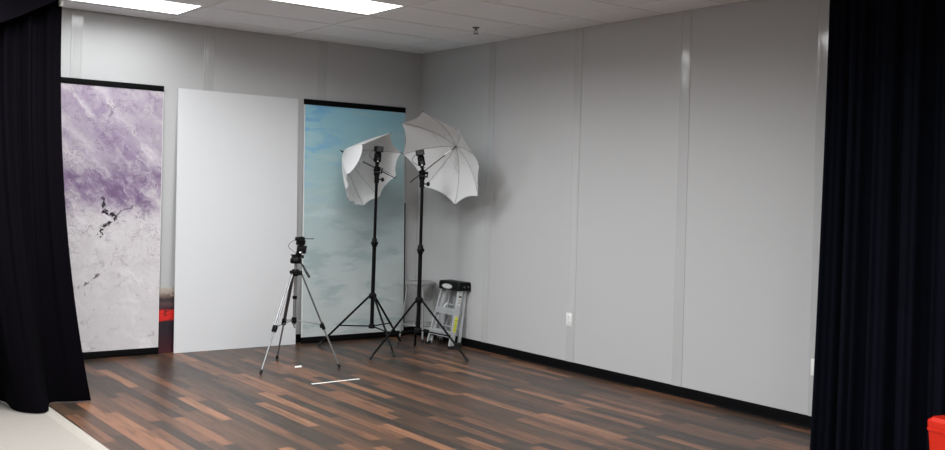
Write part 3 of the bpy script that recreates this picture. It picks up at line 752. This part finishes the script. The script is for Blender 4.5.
# left: hangs along y = -1.85, right edge at x = -4.32 (top) flaring to -4.03 at the hem
LX, LY = -4.305, -1.80
t = thing('curtain', 'floor length black curtain hanging at the left of the purple backdrop', 'curtain', (-4.9, LY, 0), 'black curtains')
HEM = [V(p) for p in ((-4.00, -1.745), (-4.13, -1.715), (-4.265, -1.69), (-4.355, -1.955), (-4.45, -1.95), (-4.53, -1.80), (-4.525, -1.52), (-4.62, -1.36), (-4.80, -1.46), (-4.95, -1.72), (-5.12, -1.75), (-5.25, -1.52), (-5.45, -1.60), (-5.60, -1.80), (-5.85, -1.74))]
def along(P, u):
    n = len(P)-1; q = min(max(u, 0), .99999)*n; i = int(q); f = q-i
    a, b, c, d = (P[max(i-1, 0)], P[i], P[i+1], P[min(i+2, n)])
    return .5*((2*b)+(c-a)*f+(2*a-5*b+4*c-d)*f*f+(3*b-a-3*c+d)*f**3)
def lcur(u, v):
    z = .004+v*2.90; b = 1-v
    ph = 62*u+.9*math.sin(7*u)
    top = V((LX-1.50*u, LY+fold(ph, 1.3, .026)*min(1, u*18)))
    w = b**2.2
    p = top.lerp(along(HEM, u), w)
    mid = 4*b*(1-b); p.y += .014*math.sin(ph*.5+1.0)*mid
    return V((p.x+4.9, p.y-LY, z))
bm = B(); sheet(bm, lcur, 190, 44, .006); obj('drape', bm, 'curtain_l', t, ang=80)
def lval(u, v):
    x = -4.30-1.65*u
    lowz = 2.815-.43*math.sin(min(1, 1.65*u/1.1)*PI/2)
    z = lowz+(2.905-lowz)*v
    y = LY-.16-.030*math.sin(u*26)*(1-v*.4)-.05*(1-v)*math.sin(min(1, u*3)*PI/2)
    return V((x+4.9, y-LY, z))
bm = B(); sheet(bm, lval, 80, 12, .006); tube(bm, [lval(i/80, 0) for i in range(81)], .006, 6); obj('swag', bm, 'curtain_l', t, ang=80)
bm = B(); box(bm, (-.010, -.02, -.03), (.012, .02, .03), .004); bm.transform(Matrix.Translation((LX+4.9-.022, -.05, 2.772))); obj('clip', bm, 'white_plastic', t)
def rod(label, a, b, grp):
    a, b = V(a), V(b); t = thing('curtain_rod', label, 'curtain rod', a, grp); d = b-a
    bm = B(); tube(bm, [(0, 0, 0), d], .016, 14); obj('pipe', bm, 'grey_metal', t)
    for s in (.08, .92):
        bm = B(); p = d*s; tube(bm, [p+V((0, 0, .014)), (p.x, p.y, H-.005-a.z)], .007, 10); lathe(bm, [(.03, -.004), (.03, 0)], 14, (p.x, p.y, H-.0045-a.z)); obj('hanger', bm, 'grey_metal', t)
rod('ceiling hung pipe carrying the left black curtain', (-6.0, LY, 2.925), (-4.27, LY, 2.925), 'curtain pipes')
# right: starts at the right wall seam and runs towards the camera
RA, RB = V((-.480, -5.215, 0)), V((-.26, -6.80, 0))
t = thing('curtain', 'floor length navy black curtain hanging at the right side', 'curtain', RA, 'black curtains')
rd = (RB-RA).normalized(); rn = V((-rd.y, rd.x, 0))
if rn.x > 0: rn = -rn
def rcur(u, v):
    z = .006+v*2.915; b = 1-v
    ph = 58*u+1.2*math.sin(5*u)+.5*math.sin(13*u)
    amp = .042+.022*b
    L_ = (RB-RA).length
    p = rd*(L_*u-.02)+rn*(fold(ph, .4, amp*.62)+.05*b**1.4*(1-u)**3+.02)
    p = p-rd*.02*(b**2)*(1-u)**8
    return V((p.x, p.y, z))
bm = B(); sheet(bm, rcur, 230, 36, .006); obj('drape', bm, 'curtain_r', t, ang=80)
rod('ceiling hung pipe carrying the right navy curtain', (RA.x, RA.y+.06, 2.94), (RB.x, RB.y, 2.94), 'curtain pipes')

# ------------------------------------------------------------------ red bin in the lower right corner
bl = V((-.78, -6.31, 0)); t = thing('storage_bin', 'bright red plastic bin standing before the right curtain, cut by the frame', 'bin', bl); t.rotation_euler = (0, 0, -.25)
def taper(bm, w0, d0, w1, d1, z0, z1, r=.03):
    def ring(w, d, z):
        o = []
        for cx, cy, a0 in ((w-r, d-r, 0), (-w+r, d-r, PI/2), (-w+r, -d+r, PI), (w-r, -d+r, 1.5*PI)):
            for i in range(5): a = a0+PI/2*i/4; o.append(bm.verts.new((cx+r*math.cos(a), cy+r*math.sin(a), z)))
        return o
    A_, Q_ = ring(w0, d0, z0), ring(w1, d1, z1); n = len(A_)
    for i in range(n): bm.faces.new((A_[i], A_[(i+1) % n], Q_[(i+1) % n], Q_[i]))
    bm.faces.new(A_[::-1]); bm.faces.new(Q_); return bm
bm = B(); taper(bm, .145, .19, .165, .215, 0, .385); body = obj('body', bm, 'red', t)
bm = B()
for i in range(3): taper(bm, .168, .218, .168, .218, .36+.0*i, .372) if i == 0 else None
obj('rim', bm, 'red', body)
bm = B(); taper(bm, .1665, .2165, .1665, .2165, .382, .412); taper(bm, .1665, .2165, .148, .198, .412, .432); lid = obj('lid', bm, 'red', t)
bm = B(); box(bm, (-.05, -.222, .35), (.05, -.214, .405), .003); box(bm, (-.171, -.04, .35), (-.163, .04, .405), .003); obj('latch', bm, 'reddark', lid)

# ------------------------------------------------------------------ camera, world, view
f = 987.2763; pitch, roll, yaw = -.0083, .0304, .6243
Fv = V((math.sin(yaw)*math.cos(pitch), math.cos(yaw)*math.cos(pitch), -math.sin(pitch)))
R0 = V((math.cos(yaw), -math.sin(yaw), 0)); U0 = R0.cross(Fv)
Rv = R0*math.cos(roll)+U0*math.sin(roll); Uv = U0*math.cos(roll)-R0*math.sin(roll)
cam = bpy.data.cameras.new('camera'); co = bpy.data.objects.new('camera', cam); C.objects.link(co)
co.matrix_world = axes((-6.195, -8.791, 1.560), Rv, Uv, -Fv)
cam.sensor_fit = 'HORIZONTAL'; cam.sensor_width = 36; cam.lens = f/945*36
cam.shift_x = 44.285/945; cam.shift_y = -42.555/945; cam.clip_start = .05
bpy.context.scene.camera = co
w = bpy.data.worlds.new('World'); bpy.context.scene.world = w; w.use_nodes = True
w.node_tree.nodes['Background'].inputs[0].default_value = (.5, .52, .55, 1); w.node_tree.nodes['Background'].inputs[1].default_value = .05
s = bpy.context.scene
s.view_settings.view_transform = 'Standard'; s.view_settings.look = 'None'; s.view_settings.gamma = 1; s.view_settings.exposure = 0.0
s.view_settings.use_curve_mapping = False
